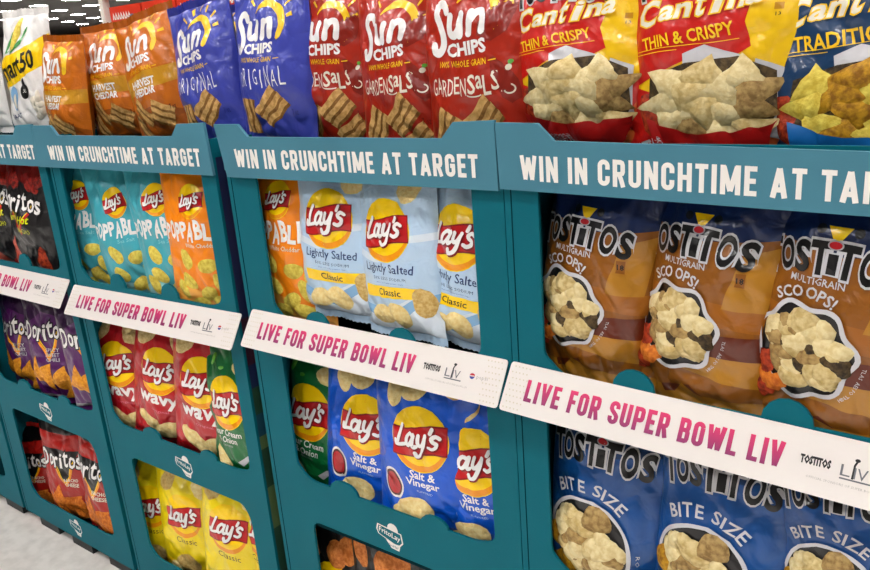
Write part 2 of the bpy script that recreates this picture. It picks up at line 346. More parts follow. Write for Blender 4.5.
def d_dorito(kind):
    a = Art(); L_, red = {'purple': ('purp2', 'purp'), 'red': ('drd2', 'drd'), 'fire': ('black', 'ffire')}[kind]
    if kind == 'purple':
        base = 'purp'; a.poly([(-.2, .34), (.2, .34), (.2, .22), (0, .26), (-.2, .2)], F('purp2')); a.rect(-.2, 0, .2, .012, F('grey'))
    elif kind == 'red':
        base = 'drd'; a.poly([(-.2, .29), (0, .278), (.2, .29), (.2, .34), (-.2, .34)], F('black')); a.poly([(.02, 0), (.2, 0), (.2, .05), (.06, .075)], F('navy'))
        a.poly([(-.07, .235), (.075, .235), (.01, .135)], F('black'))
    else:
        base = 'char'; a.poly([(-.2, .25), (-.05, .235), (0, .26), (.06, .24), (.2, .27), (.2, .34), (-.2, .34)], F('ffire'))
        for i, (x, y) in enumerate(((-.07, .25), (-.02, .26), (.05, .25), (.08, .27))): a.chip(x, y, .03, .014, .9 + i, M('f:fire'), 50 + i, .003, .3)
        a.poly([(-.2, .02), (-.04, .11), (-.02, .05), (.05, .0), (-.2, 0)], F('salmon')); a.poly([(.02, .02), (.08, .07), (.1, .0), (.03, 0)], F('ffire')); a.chip(.07, .06, .02, .03, .2, M('f:salsa'), 60, .003, .3)
    tc = F('org' if kind != 'fire' else 'wred')
    a.line([(-.03, .185), (.012, .125), (.06, .21)], .007, tc); a.line([(-.024, .187), (.013, .134), (.052, .205)], .0025, F('yel'))
    for i, ch in enumerate('Doritos'):
        x = -.066 + i * .0225 + (.003 if i > 0 else -.004); hh = .05 if ch == 'D' else (.042 if ch in 'it' else .033)
        a.text(ch, x, .2 + (hh - .04) / 2 + .004 * math.sin(i * 1.9) + .006 * (i / 6), .026 if ch == 'D' else (.008 if ch == 'i' else .019), hh, F(W), .02, .12, .06, out=F('black'), outw=.05)
    if kind == 'purple':
        for i, t in enumerate(('SPICY', 'SWEET', 'CHILI')): a.text(t, .022, .152 - i * .014, .045, .0105, F('lgrey'), .01, res=1)
        for i, (x, y, r) in enumerate(((-.055, .085, .3), (-.02, .075, -.2), (.035, .06, .1), (.055, .03, .5))): a.chip(x, y, .036, .036, r, M('f:nacho'), 40 + i, .004, .12, 18, True)
        B = (.022, .138)
    elif kind == 'red':
        a.text('NACHO', .032, .142, .048, .011, F('cream'), .02, res=1); a.text('CHEESE', .032, .127, .052, .011, F('cream'), .02, res=1)
        for i, (x, y, r) in enumerate(((-.03, .07, .3), (.02, .06, -.4), (-.04, .04, .9), (.055, .035, .5), (0, .035, .1))): a.chip(x, y, .036, .036, r, M('f:orange'), 45 + i, .004, .1, 18, True)
        B = (.032, .135)
    else:
        a.text("Flamin'", -.02, .165, .05, .018, F('flime'), .01, .25, .15); a.text('Hot', .03, .162, .034, .02, F('flime'), .02, .25, .15); a.text('NACHO', .025, .132, .048, .013, F('flime'), .0, res=1); B = (.025, .132)
    return Design('tortilla ' + kind, base, .2, .33, .08, (0, .205), B, a)
def d_sun(kind):
    base, dk = {'o': ('sorg', 'sorg2'), 'b': ('sblu', 'sblu2'), 'r': ('sred', 'sred2')}[kind]; a = Art()
    if kind == 'o': a.poly([(-.2, .135), (.2, .15), (.2, .115), (-.2, .095)], F('gold' if 'gold' in PAL else 'org'))
    if kind == 'o': a.poly([(-.2, 0), (.2, 0), (.2, .04), (0, .07), (-.2, .06)], F('sorg2'))
    if kind == 'r': a.chip(.05, .2, .035, .02, .5, F('sred2'), 2, .0005, .2); a.chip(.06, .12, .035, .015, 2, F('sred2'), 3, .0005, .2)
    cx, cy = .014, .206
    a.arc(cx, cy, .037, .036, -.75, 2.5, .011, F('syel'), taper=[.5] + [1.1] * 4 + [1.25] * 5 + [1.1] * 5 + [.8, .6, .4, .15])
    for k in range(7):
        an = .25 + k * .42; r0, r1 = .048, .061 + .003 * (k % 2); a.line([(cx + r0 * math.cos(an), cy + r0 * math.sin(an)), (cx + r1 * math.cos(an), cy + r1 * math.sin(an))], .005 if k % 2 else .008, F('syel'), taper=[.6, 1])
    def rs(pts, w):                                  # rounded stroke
        Q = np.array(pts); o = []
        for i in range(len(Q) - 1):
            p0, p1, p2, p3 = Q[max(0, i - 1)], Q[i], Q[i + 1], Q[min(len(Q) - 1, i + 2)]
            for t in (0, .25, .5, .75): o.append(.5 * ((2 * p1) + (-p0 + p2) * t + (2 * p0 - 5 * p1 + 4 * p2 - p3) * t * t + (-p0 + 3 * p1 - 3 * p2 + p3) * t ** 3))
        o.append(Q[-1]); a.line(o, w, F(W)); a.ell(o[0][0], o[0][1], w / 2, w / 2, F(W), n=12); a.ell(o[-1][0], o[-1][1], w / 2, w / 2, F(W), n=12)
    rs([(-.034, .218), (-.04, .227), (-.05, .227), (-.055, .216), (-.048, .202), (-.041, .188), (-.041, .174), (-.048, .165), (-.057, .166), (-.059, .174)], .0115)
    rs([(-.026, .211), (-.027, .198), (-.025, .189), (-.017, .187), (-.01, .194)], .0105); rs([(-.006, .212), (-.009, .2), (-.008, .186)], .0105)
    rs([(.010, .213), (.008, .2), (.006, .187)], .0105); rs([(.010, .203), (.018, .212), (.027, .212), (.03, .203), (.028, .188)], .0105)
    a.text('CHIPS', .0, .1685, .066, .0165, F(W), .04, 0, .03)
    a.text('100% WHOLE GRAIN', -.008, .149, .08, .0085, F('syel'), .01, res=1); a.line([(.036, .149), (.048, .1495)], .0015, F('syel'))
    if kind == 'b':
        for i, ch in enumerate('ORIGINAL'): a.text(ch, -.054 + i * .0152, .117 + (.003 if i % 2 else -.001), .0035 if ch == 'I' else .0115, .028 + .004 * (i % 3), F(W), -.012, 0, .03)
        B = (0, .118)
    elif kind == 'r':
        for i, ch in enumerate('GARDEN'): a.text(ch, -.064 + i * .0112, .118 + .002 * math.sin(i * 2), .0095, .024, F('cream'), .0, 0, .04)
        for i, ch in enumerate('SaLSA'): a.text(ch, .0055 + i * .0135, .12 + .003 * math.sin(i * 2.4), .0115, .026 if ch != 'a' else .017, F('cream'), .015, 0, .04)
        a.arc(.066, .109, .008, .006, -2.8, 1.5, .0022, F('cream')); a.arc(.01, .106, .012, .003, -2.9, -.3, .0018, F('cream')); a.ell(.067, .137, .005, .004, F('cream'), .4, 10); a.chip(.07, .144, .004, .003, 0, F('leaf'), 3, 0); B = (0, .12)
    else:
        a.text('HARVEST', -.004, .122, .074, .015, F(W), .035); a.text('CHEDDAR', -.004, .103, .074, .015, F(W), .035); B = (0, .112)
    def wave(x, y, r, n=3, L=.062, sp=.015):
        for i in range(n):
            for mm, w_, o in (('f:grain2', .017, -.002), ('f:grain', .012, .001)):
                p = np.array([(t * L - L / 2, (i - (n - 1) / 2) * sp + o + .0015 * math.sin(t * 9)) for t in np.linspace(0, 1, 7)]); a.line(rot2(p, r) + (x, y), w_ * .95, M(mm))
    if kind != 'o': wave(-.045, .052, 1.5 if kind == 'b' else 1.1); wave(.018, .068, .75); wave(.04, .03, .6, 2) if kind == 'r' else None
    else: wave(-.03, .062, -.9, 2); wave(.03, .05, -.5, 3); wave(-.055, .03, -1.1, 2)
    a.text('7 oz', .0635, .059, .014, .010, F(dk if kind != 'o' else 'tmar'), .02, res=1)
    return Design('wholegrain ' + kind, base, .185, {'o': .26, 'b': .268, 'r': .292}[kind], .09, (0, .2), B, a, dk)
def tost_logo(a, x, y, w=.15, h=.05, tri=True):
    n = 8; xs = [-.46, -.335, -.205, -.085, .0, .09, .235, .385]; hs = [.95, .85, .88, .92, .55, .92, .95, .9]; ws = [.13, .12, .105, .13, .045, .13, .135, .115]
    if tri: a.poly([(x - .013, y + .036), (x + .013, y + .036), (x, y + .014)], F('yel')); a.ell(x - .02, y + h * .72, .0055, .0055, F(K)); a.ell(x + .02, y + h * .72, .0055, .0055, F(K))
    for mm, b in (('lgrey', .098), (K, .04)):
        for ch, px, hh, ww in zip('TOSTiTOS', xs, hs, ws):
            v, t = glyph('I' if ch == 'i' else ch, b, 4); v0, _ = glyph('I' if ch == 'i' else ch, 0, 4); lo, hi = v0.min(0), v0.max(0); v = (v - (lo + hi) / 2) * (ww * w / (hi - lo)[0] * (.8 if ch == 'i' else .9), h * hh / (hi - lo)[1] * .85)
            if ch == 'i': v0[:] = 0
            v = rot2(v, -px * .35); a.add(v + (x + px * w, y - px * px * h * .9 + (0 if ch != 'i' else -h * .12)), t, F(mm))
    a.ell(x, y + h * .36, .0085, .0055, F('grey')); a.ell(x, y + h * .36, .0068, .004, F('wred'))
def d_scoops():
    a = Art(); a.poly([(-.2, .262), (0, .244), (.2, .262), (.2, .36), (-.2, .36)], F('tnavy'))
    a.poly([(.2, .0), (-.2, .0), (-.2, .03), (.2, .045)], F('tbrown2')); a.poly([(-.2, .08), (.2, .06), (.2, .11), (-.2, .1)], F('tbrown2')); a.poly([(-.2, .1), (.2, .1), (.2, .135), (-.2, .12)], F('tmar'))
    a.poly([(-.2, .15), (.2, .135), (.2, .165), (-.2, .18)], F('tbrown3')); a.poly([(.035, .165), (.052, .235), (.1, .25), (.09, .165)], F('tbrown2'))
    pts = []
    for i in range(64):
        t = 2 * PI * i / 64; r = 1 + .065 * math.sin(7 * t + .6); pts.append((-.026 + .058 * r * math.cos(t), .128 + .056 * r * math.sin(t)))
    a.poly(pts, F('char')); a.pile(-.026, .128, .057, .054, [M('f:pale'), M('f:pale2'), M('f:dkchip'), M('f:pale3'), M('f:pale'), M('f:pale2')], 30, .0185, 5, .8, .009, .2)  # charcoal backing and darkest pieces paint the shade in gaps between chips
    a.chip(-.068, .098, .016, .02, .2, M('f:salsa'), 3, .004, .4); a.chip(-.062, .078, .02, .016, .6, M('f:orange'), 4, .004, .4); a.chip(-.08, .062, .02, .016, .4, M('f:salsa'), 4, .004, .4)
    a.line(pts, .0055, F('lgrey'), closed=True)
    a.line([(-.04, .03), (.0, .045), (.03, .02)], .012, F('tmar')); a.poly([(-.01, .05), (.06, .02), (.03, .005), (-.03, .02)], F('peach' if False else 'tbrown2'))
    tost_logo(a, -.008, .24, .168, .044); a.text('MULTIGRAIN', -.022, .2125, .062, .0085, F('lgrey'), .01, res=1)
    a.arctext('SCOOPS!', -.028, .13, .0685, -.58, .5, .0125, F('lgrey'), .02)
    a.arctext("HINT OF SEA SALT", -.026, .13, .07, 2.35, 1.65, .004, F('lgrey'), 0, res=1)
    a.rect(.048, .195, .06, .213, F('tbrown')); a.text('18', .054, .204, .009, .008, F(K), .02, res=1)
    return Design('scoops', 'tbrown', .18, .34, .095, (-.008, .238), (-.026, .13), a, 'tnavy')
def d_bite():
    a = Art(); a.poly([(-.2, .275), (0, .255), (.2, .275), (.2, .36), (-.2, .36)], F('tblue2')); a.poly([(-.2, 0), (.2, 0), (.2, .05), (-.2, .03)], F('tblue2'))
    a.ell(-.02, .122, .064, .066, F('char')); a.pile(-.02, .122, .064, .066, [M('f:pale'), M('f:pale2'), M('f:pale'), M('f:pale3')], 40, .018, 8, .85, .007, .1)
    a.arc(-.02, .122, .064, .066, -PI * .45, PI * 1.1, .0055, F('lgrey'), 40); a.chip(-.07, .115, .022, .02, 0, M('f:gold'), 3, .006, .05); a.chip(-.075, .09, .014, .01, .5, F('tblue2'), 4); a.chip(-.058, .066, .024, .03, 0, M('f:gold'), 5, .006, .05)
    a.arctext('BITE SIZE', -.02, .122, .085, -.62, .72, .0165, F('lgrey'), .015); tost_logo(a, -.004, .258, .165, .046)
    a.line([(.075, .1), (.06, .06), (.045, .035), (.05, .01)], .003, F('lgrey')); a.arctext('ROUNDS', -.02, .122, .075, 1.5, 2.2, .005, F('lgrey'), 0, res=1)
    return Design('bite size', 'tblue', .188, .34, .095, (-.004, .258), (-.02, .122), a, 'tblue2')
def d_cantina(kind):
    a = Art(); y = kind == 'y'
    if y:
        a.poly([(-.2, .36), (.035, .36), (.03, .3), (.042, .28), (.035, .24), (.045, .2), (.02, .18), (-.02, .185), (-.2, .12)], F('cantr'))
        a.poly([(-.2, 0), (.2, 0), (.2, .12), (.08, .15), (.0, .1), (-.2, .14)], F('cantr')); a.poly([(.04, .0), (.2, 0), (.2, .1), (.1, .12)], F('peach')); a.chip(-.075, .085, .02, .04, .2, M('f:salsa'), 3, .003, .2)
    else: a.poly([(-.2, 0), (.2, 0), (.2, .06), (-.2, .08)], F('cantd')); a.chip(-.085, .085, .02, .04, .2, M('f:salsa'), 3, .003, .2)
    tost_logo(a, -.02, .322, .17, .06)
    for i, ch in enumerate('Cantina'):
        x = -.082 + i * .0205; a.text(ch, x + (.004 if i else -.003), .256 + i * .0036 + (.004 if ch in 'Cti' else 0), (.026 if ch == 'C' else .007 if ch == 'i' else .011 if ch == 't' else .0175), .042 if ch == 'C' else .034 if ch in 'ti' else .022, F('cream'), .02, .35, .16, out=F('syel'), outw=.04)
    if y: a.text('THIN & CRISPY', -.034, .219, .115, .021, F('syel'), .02, 0, .22)
    else: a.text('TRADITIONAL', -.016, .219, .135, .025, F('syel'), .02, 0, .16)
    a.line([(-.1, .194), (-.02, .206), (.03, .214)], .0012, F('syel')); a.line([(-.1, .188), (-.04, .197)], .0012, F('syel'))
    cx, cy = .002, .118
    a.poly([(cx - .035, .19), (cx - .01, .206), (cx + .035, .186), (cx + .03, .15), (cx - .03, .15)], F('lgrey')); a.poly([(cx + .05, .18), (cx + .082, .165), (cx + .08, .09), (cx + .088, .04), (cx + .04, .05)], F('lgrey'))
    a.poly([(cx - .078, .15), (cx - .03, .175), (cx + .03, .185), (cx + .074, .16), (cx + .078, .09), (cx + .066, .05), (cx - .06, .05), (cx - .082, .09)], M('f:dkchip'))
    ms = [M('f:pale'), M('f:pale2'), M('f:pale'), M('f:pale3')] if y else [M('f:pop'), M('f:gold'), M('f:pop'), M('f:gold')]
    rnd = random.Random(5 if y else 9)
    for k, (px, py) in enumerate([(-.055, .15), (-.01, .165), (.04, .16), (.062, .135), (-.065, .105), (-.03, .13), (.015, .135), (.05, .1), (-.05, .075), (-.01, .1), (.025, .085), (-.03, .06), (.02, .055), (.055, .06)]):
        a.chip(cx + px * .92, (py - .1) * .88 + .098, .026, .03, rnd.uniform(0, 6), ms[k % 4], k + (3 if y else 40), .005, .12, 18, True)
    n0 = len(a.it); b = F('bowl' if y else 'bluebowl'); a.poly([(cx - .08, .076)] + [(cx - .08 + .16 * t, .076 - .02 * math.sin(PI * t)) for t in np.linspace(.05, .95, 10)] + [(cx + .08, .076), (cx + .066, .026), (cx + .03, .008), (cx - .04, .008), (cx - .07, .03)], b)
    a.ell(cx - .03, .016, .03, .02, F('grey')); a.ell(cx - .03, .015, .0275, .0175, M('f:dip')); a.text('TOSTITOS', cx - .078, .03, .032, .014, F('lgrey'), .05, 0, .5, res=1)
    for V_, t_, m_ in a.it[n0:]: V_[:, 2] += .006
    if y: a.rect(.058, .29, .082, .291, F('tbrown')); a.rect(.066, .255, .077, .266, F('gold' if 'gold' in PAL else 'org')); a.text('13', .0715, .248, .007, .006, F(K), res=1)
    return Design('cantina ' + kind, 'canty' if y else 'cantd', .235, .285, .1, (-.03, .262 * .66), (.0, .118 * .66), a, None, .66)
def d_bbq():
    a = Art(); a.chip(-.065, .275, .021, .034, .3, M('f:bbq'), 71, .004, .08); a.chip(.038, .286, .03, .034, -.3, M('f:bbq'), 73, .004, .08); a.chip(.008, .27, .024, .032, .5, M('f:bbq'), 72, .006, .08); put_logo(a, 0, .19)
    a.text('Barbecue', 0, .118, .09, .018, F(W), .02); return Design('barbecue', 'char', .19, .33, .075, (0, .19), (0, .27), a)
def d_smart():
    a = Art(); a.poly([(-.2, .17), (0, .19), (.2, .235), (.2, .17), (0, .125), (-.2, .1)], F('yel'))
    a.chip(.0, .232, .04, .014, 1.25, M('f:pop'), 81, .006, .03); a.line([(-.035, .19), (-.03, .215), (-.018, .24)], .014, F('kgreen'), taper=[.4, 1, .2]); a.line([(-.015, .19), (.02, .215), (.035, .25)], .012, F('kgreen'), taper=[.6, 1, .2])
    a.text('smart50', .0, .16, .15, .04, F(K), .025, .1, .24); a.text('smartfood', -.02, .195, .05, .006, F('kgreen'), .01, 0, .2, res=1)
    a.ell(.03, .105, .016, .018, F(K)); a.poly([(.02, .115), (.04, .115), (.032, .136)], F(K)); a.text('35', .03, .106, .014, .009, F(W), res=1)
    a.ell(-.03, .088, .021, .03, F('skyb'), -.2); a.ell(-.03, .082, .009, .018, F('cream'), -.2); a.text('SEA SALT', -.035, .045, .07, .011, F('navy'), .01, 0, .1)
    for i in range(6): a.chip(.06 + .016 * (i % 2), .05 + .013 * i * .6, .014, .011, i, F('cream'), 90 + i, .004, .3)
    return Design('popcorn', 'white', .205, .275, .085, (0, .16), (-.035, .045), a)
DES = dict(sv=d_salt_vinegar, gr=d_green, ls=d_light, cl=d_classic, wv=d_wavy, pt=lambda: d_pop(False), po=lambda: d_pop(True), dp=lambda: d_dorito('purple'), dr=lambda: d_dorito('red'), df=lambda: d_dorito('fire'),
           so=lambda: d_sun('o'), sb=lambda: d_sun('b'), sr=lambda: d_sun('r'), ts=d_scoops, bs=d_bite, cy=lambda: d_cantina('y'), cb=lambda: d_cantina('b'), bq=d_bbq, sm=d_smart)
PAL['gold'] = 'c98f1c'

# ------------------------------------------------------------------ bag builder
def surface(d, seed, crump):
    nu, nv = 46, 76; kf = 1.13
    s = np.linspace(-1, 1, nu)[None, :].repeat(nv, 0); r = np.linspace(0, 1, nv)[:, None].repeat(nu, 1)
    t = np.clip(np.sin(PI * np.clip(r, 0, 1) ** .82), 0, 1) ** .62; t[0] = t[-1] = 0
    f = kf * s - (kf - 1) * s ** 3; w = d.w * (1.04 - .04 * t)
    x = w / 2 * f; dep = d.T / 2 * t * np.clip(1 - np.abs(f) ** 2.0, 0, 1) ** .6; z = r * d.h
    rnd = random.Random(seed); o = Vector((rnd.uniform(0, 90), rnd.uniform(0, 90), rnd.uniform(0, 90)))
    n1 = np.zeros_like(x); n2 = np.zeros_like(x); n3 = np.zeros_like(x)
    for j in range(nv):
        for i in range(nu):
            p = Vector((x[j, i], z[j, i], 0)); n1[j, i] = noise.noise(p * 13 + o); n2[j, i] = abs(noise.noise(Vector((p.x * 30 + p.y * 9, p.y * 20 - p.x * 6, 3)) + o)); n3[j, i] = noise.noise(p * 8 + o * 1.7)
    edge = 1 - np.abs(s) ** 6
    q = 1 + 1.4 * np.clip(.28 - r, 0, 1) / .28 + 1.2 * np.clip(r - .8, 0, 1) / .2      # more creasing near the seals
    dep = dep + crump * (n1 * .010 - (.42 - n2) * .009 * q + .003) * edge * np.clip(t * 1.5, 0, 1)
    dep = dep + (1 - t) * .0035 * np.sin(s * 9 + seed)                               # rippled seals
    x = x + crump * n3 * .005; z = z + crump * n1 * .003
    P = np.stack([x, -dep, z], -1)
    du = np.gradient(P, axis=1); dv = np.gradient(P, axis=0); N = np.cross(du, dv); N /= np.linalg.norm(N, axis=2, keepdims=True) + 1e-12
    N[np.abs(N[..., 1]) > 2] = 0
    Bk = P.copy(); Bk[..., 1] = d.T / 2 * t * np.clip(1 - np.abs(f) ** 2.3, 0, 1) ** .62 * .9 + P[..., 1] * 0; Bk[:, 0, 1] = P[:, 0, 1]; Bk[:, -1, 1] = P[:, -1, 1]; Bk[0, :, 1] = P[0, :, 1]; Bk[-1, :, 1] = P[-1, :, 1]
    return P, N, Bk, du, dv, nu, nv
def grid_faces(nu, nv, flip=False, base=0, su=1):
    j, i = np.meshgrid(np.arange(nv - 1), np.arange(nu - 1), indexing='ij'); a = (base + j * nu + i).ravel(); q = np.stack([a, a + 1, a + nu + 1, a + nu], 1)
    return q[:, ::-1] if flip else q
SEQ = [0]
def bag(kind, A, B, Y, label, group, name='chip_bag', yaw=0, lean=.06, crump=1, tilt=None, sc=None, seed=None, dz=0, full=True):
    if kind not in D: D[kind] = DES[kind]()
    d = D[kind]; SEQ[0] += 1; seed = SEQ[0] if seed is None else seed
    A = (A[0] - 3, A[1]); B = (B[0] - 3, B[1]); Pa = at(A[0], A[1], Y); Pb = at(B[0], B[1], Y); v = Pa - Pb; dd = np.array(d.A) - np.array(d.B)
    if tilt is None: tilt = max(-.3, min(.3, math.atan2(v[2], v[0]) - math.atan2(dd[1], dd[0])))
    if sc is None: sc = max(.86, min(1.1, math.hypot(v[0], v[2]) / math.hypot(*dd)))
    print('BAG %s #%d tilt %.2f scale %.2f raw %.2f' % (kind, SEQ[0], tilt, sc, math.hypot(v[0], v[2]) / math.hypot(*dd)))
    P, N, Bk, du, dv, nu, nv = surface(d, seed, crump)
    V = [P.reshape(-1, 3), Bk.reshape(-1, 3)]; NN = [N.reshape(-1, 3), np.repeat(np.array([[0, 1., 0]]), nu * nv, 0)]
    faces = [list(map(tuple, grid_faces(nu, nv))), list(map(tuple, grid_faces(nu, nv, True, nu * nv)))]
    mats = [F(d.base)]; mi = [0] * (2 * (nu - 1) * (nv - 1)); base = 2 * nu * nv; ua = d.w / 2 * 1.13
    Du = du / np.linalg.norm(du, axis=2, keepdims=True); Dv = dv / np.linalg.norm(dv, axis=2, keepdims=True)
    for k, (VV, T, m) in enumerate(d.art.it):
        su = np.clip(VV[:, 0] / ua, -.995, .995); rv = np.clip(VV[:, 1] / d.h, .002, .998)
        gi = (su + 1) / 2 * (nu - 1); gj = rv * (nv - 1); i0 = np.minimum(gi.astype(int), nu - 2); j0 = np.minimum(gj.astype(int), nv - 2); a = (gi - i0)[:, None]; b = (gj - j0)[:, None]
        def smp(G): return G[j0, i0] * (1 - a) * (1 - b) + G[j0, i0 + 1] * a * (1 - b) + G[j0 + 1, i0] * (1 - a) * b + G[j0 + 1, i0 + 1] * a * b
        n = smp(N); n /= np.linalg.norm(n, axis=1, keepdims=True) + 1e-9
        p = smp(P) + n * (.0005 + .00021 * d.lv[k] + VV[:, 2:3])
        nn = n - smp(Du) * VV[:, 3:4] - smp(Dv) * VV[:, 4:5]; nn /= np.linalg.norm(nn, axis=1, keepdims=True) + 1e-9
        if m not in mats: mats.append(m)
        keep = T[(np.abs(VV[T][:, :, 0]).min(1) < ua * .99) & (VV[T][:, :, 1].min(1) < d.h * .998)]
        V.append(p); NN.append(nn); faces.append(list(map(tuple, keep + base))); mi += [mats.index(m)] * len(keep); base += len(VV)
    V = np.concatenate(V); NN = np.concatenate(NN); fl = [f for g in faces for f in g]
    o = mesh_obj(name, V, fl, mats, mi, normals=NN)
    R = Matrix.Rotation(yaw, 4, 'Z') @ Matrix.Rotation(-lean, 4, 'X') @ Matrix.Rotation(-tilt, 4, 'Y') @ Matrix.Scale(sc, 4)
    gi = (d.A[0] / (d.w / 2 * 1.13) + 1) / 2 * (nu - 1); gj = d.A[1] / d.h * (nv - 1); pa = P[int(round(gj)), int(round(gi))]
    off = R @ Vector((pa[0], pa[1], pa[2])); loc = Vector((Pa[0], Y, Pa[2] + dz)) - off
    o.matrix_world = Matrix.Translation(loc) @ R
    if full:
        for nm, row, sgn in (('top_seal', nv - 1, 1), ('bottom_seal', 0, -1)):
            e = P[row]; n = len(e); v = []
            for k in range(3):
                for i in range(n): v.append((e[i][0], e[i][1] + .0012 * math.sin(i * 1.3) * (k > 0), e[i][2] + sgn * (.009 * k if k < 2 else .015 + (.002 if i % 2 else 0))))
            g = grid_faces(n, 3, sgn < 0); g2 = grid_faces(n, 3, sgn > 0, len(v)); v2 = [(x, y + .0009, z) for x, y, z in v]
            mesh_obj(nm, v + v2, [tuple(q) for q in g] + [tuple(q) for q in g2], [F(d.seal)], None, o, smooth=True)
    return tag(o, label, 'chip bag' if name == 'chip_bag' else 'popcorn bag', group)

# ------------------------------------------------------------------ display stands
TEAL = mat('teal printed board', '026674', .6, .05, 300, .15, mottle='026270', msc=6)
TEALH = mat('petrol blue header board', '457f92', .5, .05, 300, .3, mottle='437b8e', msc=6)
TEALD = mat('shade-dark inner board', '032c33', .8, 0, spec=.05)  # board teal darkened in the colour to stand in for the unlit interior
BOARDE = mat('raw board edge', '6b5a45', .8)
WPRINT = mat('white print', 'efece6', .5); WBOARD = mat('white coated board', 'ece6e0', .45, .03, 200, .4)
BLK = mat('black plastic', '0d0d0f', .5, .1, 200)
GREYP = mat('grey print', '6f7175', .5); LGP = mat('pale grey print', 'b9b4ae', .5); KP = mat('black print', '161616', .5); REDP = mat('red print', 'c8202e', .5); BLUP = mat('blue print', '2a4aa0', .5); DOT = mat('beige dot print', 'd8cfba', .5)
def magenta():
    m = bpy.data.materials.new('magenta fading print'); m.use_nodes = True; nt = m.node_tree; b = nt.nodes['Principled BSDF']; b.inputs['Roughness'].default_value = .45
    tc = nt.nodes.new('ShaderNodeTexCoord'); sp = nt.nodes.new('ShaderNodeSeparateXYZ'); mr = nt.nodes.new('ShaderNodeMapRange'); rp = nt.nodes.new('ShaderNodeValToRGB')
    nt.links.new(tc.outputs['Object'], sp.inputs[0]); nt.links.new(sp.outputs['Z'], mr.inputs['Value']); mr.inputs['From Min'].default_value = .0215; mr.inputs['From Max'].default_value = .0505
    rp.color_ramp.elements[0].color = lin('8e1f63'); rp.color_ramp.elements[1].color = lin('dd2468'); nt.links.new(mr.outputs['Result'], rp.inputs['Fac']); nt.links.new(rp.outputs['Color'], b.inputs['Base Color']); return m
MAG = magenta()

def arcpts(cx, cz, r, a0, a1, n=8, hf=.62): return [(cx + r * math.cos(a0 + (a1 - a0) * i / n), cz + r * hf * math.sin(a0 + (a1 - a0) * i / n)) for i in range(n + 1)]
def window(x0, x1, zt, zb, bumps=(), rt=.025, rb=.03, cut=0):
    top = rounded([(x0, zb + .05, 0), (x0, zt, rt), (x1 - cut, zt, rt), (x1, zt - cut * 1.6, rt), (x1, zb + .05, 0)], rt)
    pts = list(top) + rounded([(x1, zb + .05, 0), (x1, zb + .012, rb), (x1 - .04, zb, rb), (x1 - .08, zb, 0)], rb)[1:]
    for c, r in sorted(bumps, reverse=True): pts += arcpts(c, zb, abs(r), 0, PI, 8, 1.0 if r < 0 else .62)
    pts += rounded([(x0 + .08, zb, 0), (x0 + .03, zb, rb), (x0, zb + .03, rb), (x0, zb + .05, 0)], rb)[:-1]
    return pts
def emblem():                                        # white snack-maker badge: cut-corner lozenge, sun above, two lines of words
    a = Art(.05); a.ell(.006, .014, .011, .011, WPRINT, n=18)
    o = [(-.026, .013), (.024, .013), (.028, -.004), (.022, -.012), (.012, -.014), (-.024, -.006), (-.028, .002)]
    a.poly(o, WPRINT); a.poly([(x * .91, (y - .001) * .85 + .001) for x, y in o], TEAL); a.poly([(-.008, -.01), (.022, -.012), (.02, -.022), (.004, -.022)], WPRINT)
    a.text('FritoLay', 0, .002, .044, .0125, WPRINT, .015, 0, -.06); a.text('Good fun!', .008, -.0165, .02, .005, TEAL, .01, res=1); return a
EMB = None
H0 = CAMH
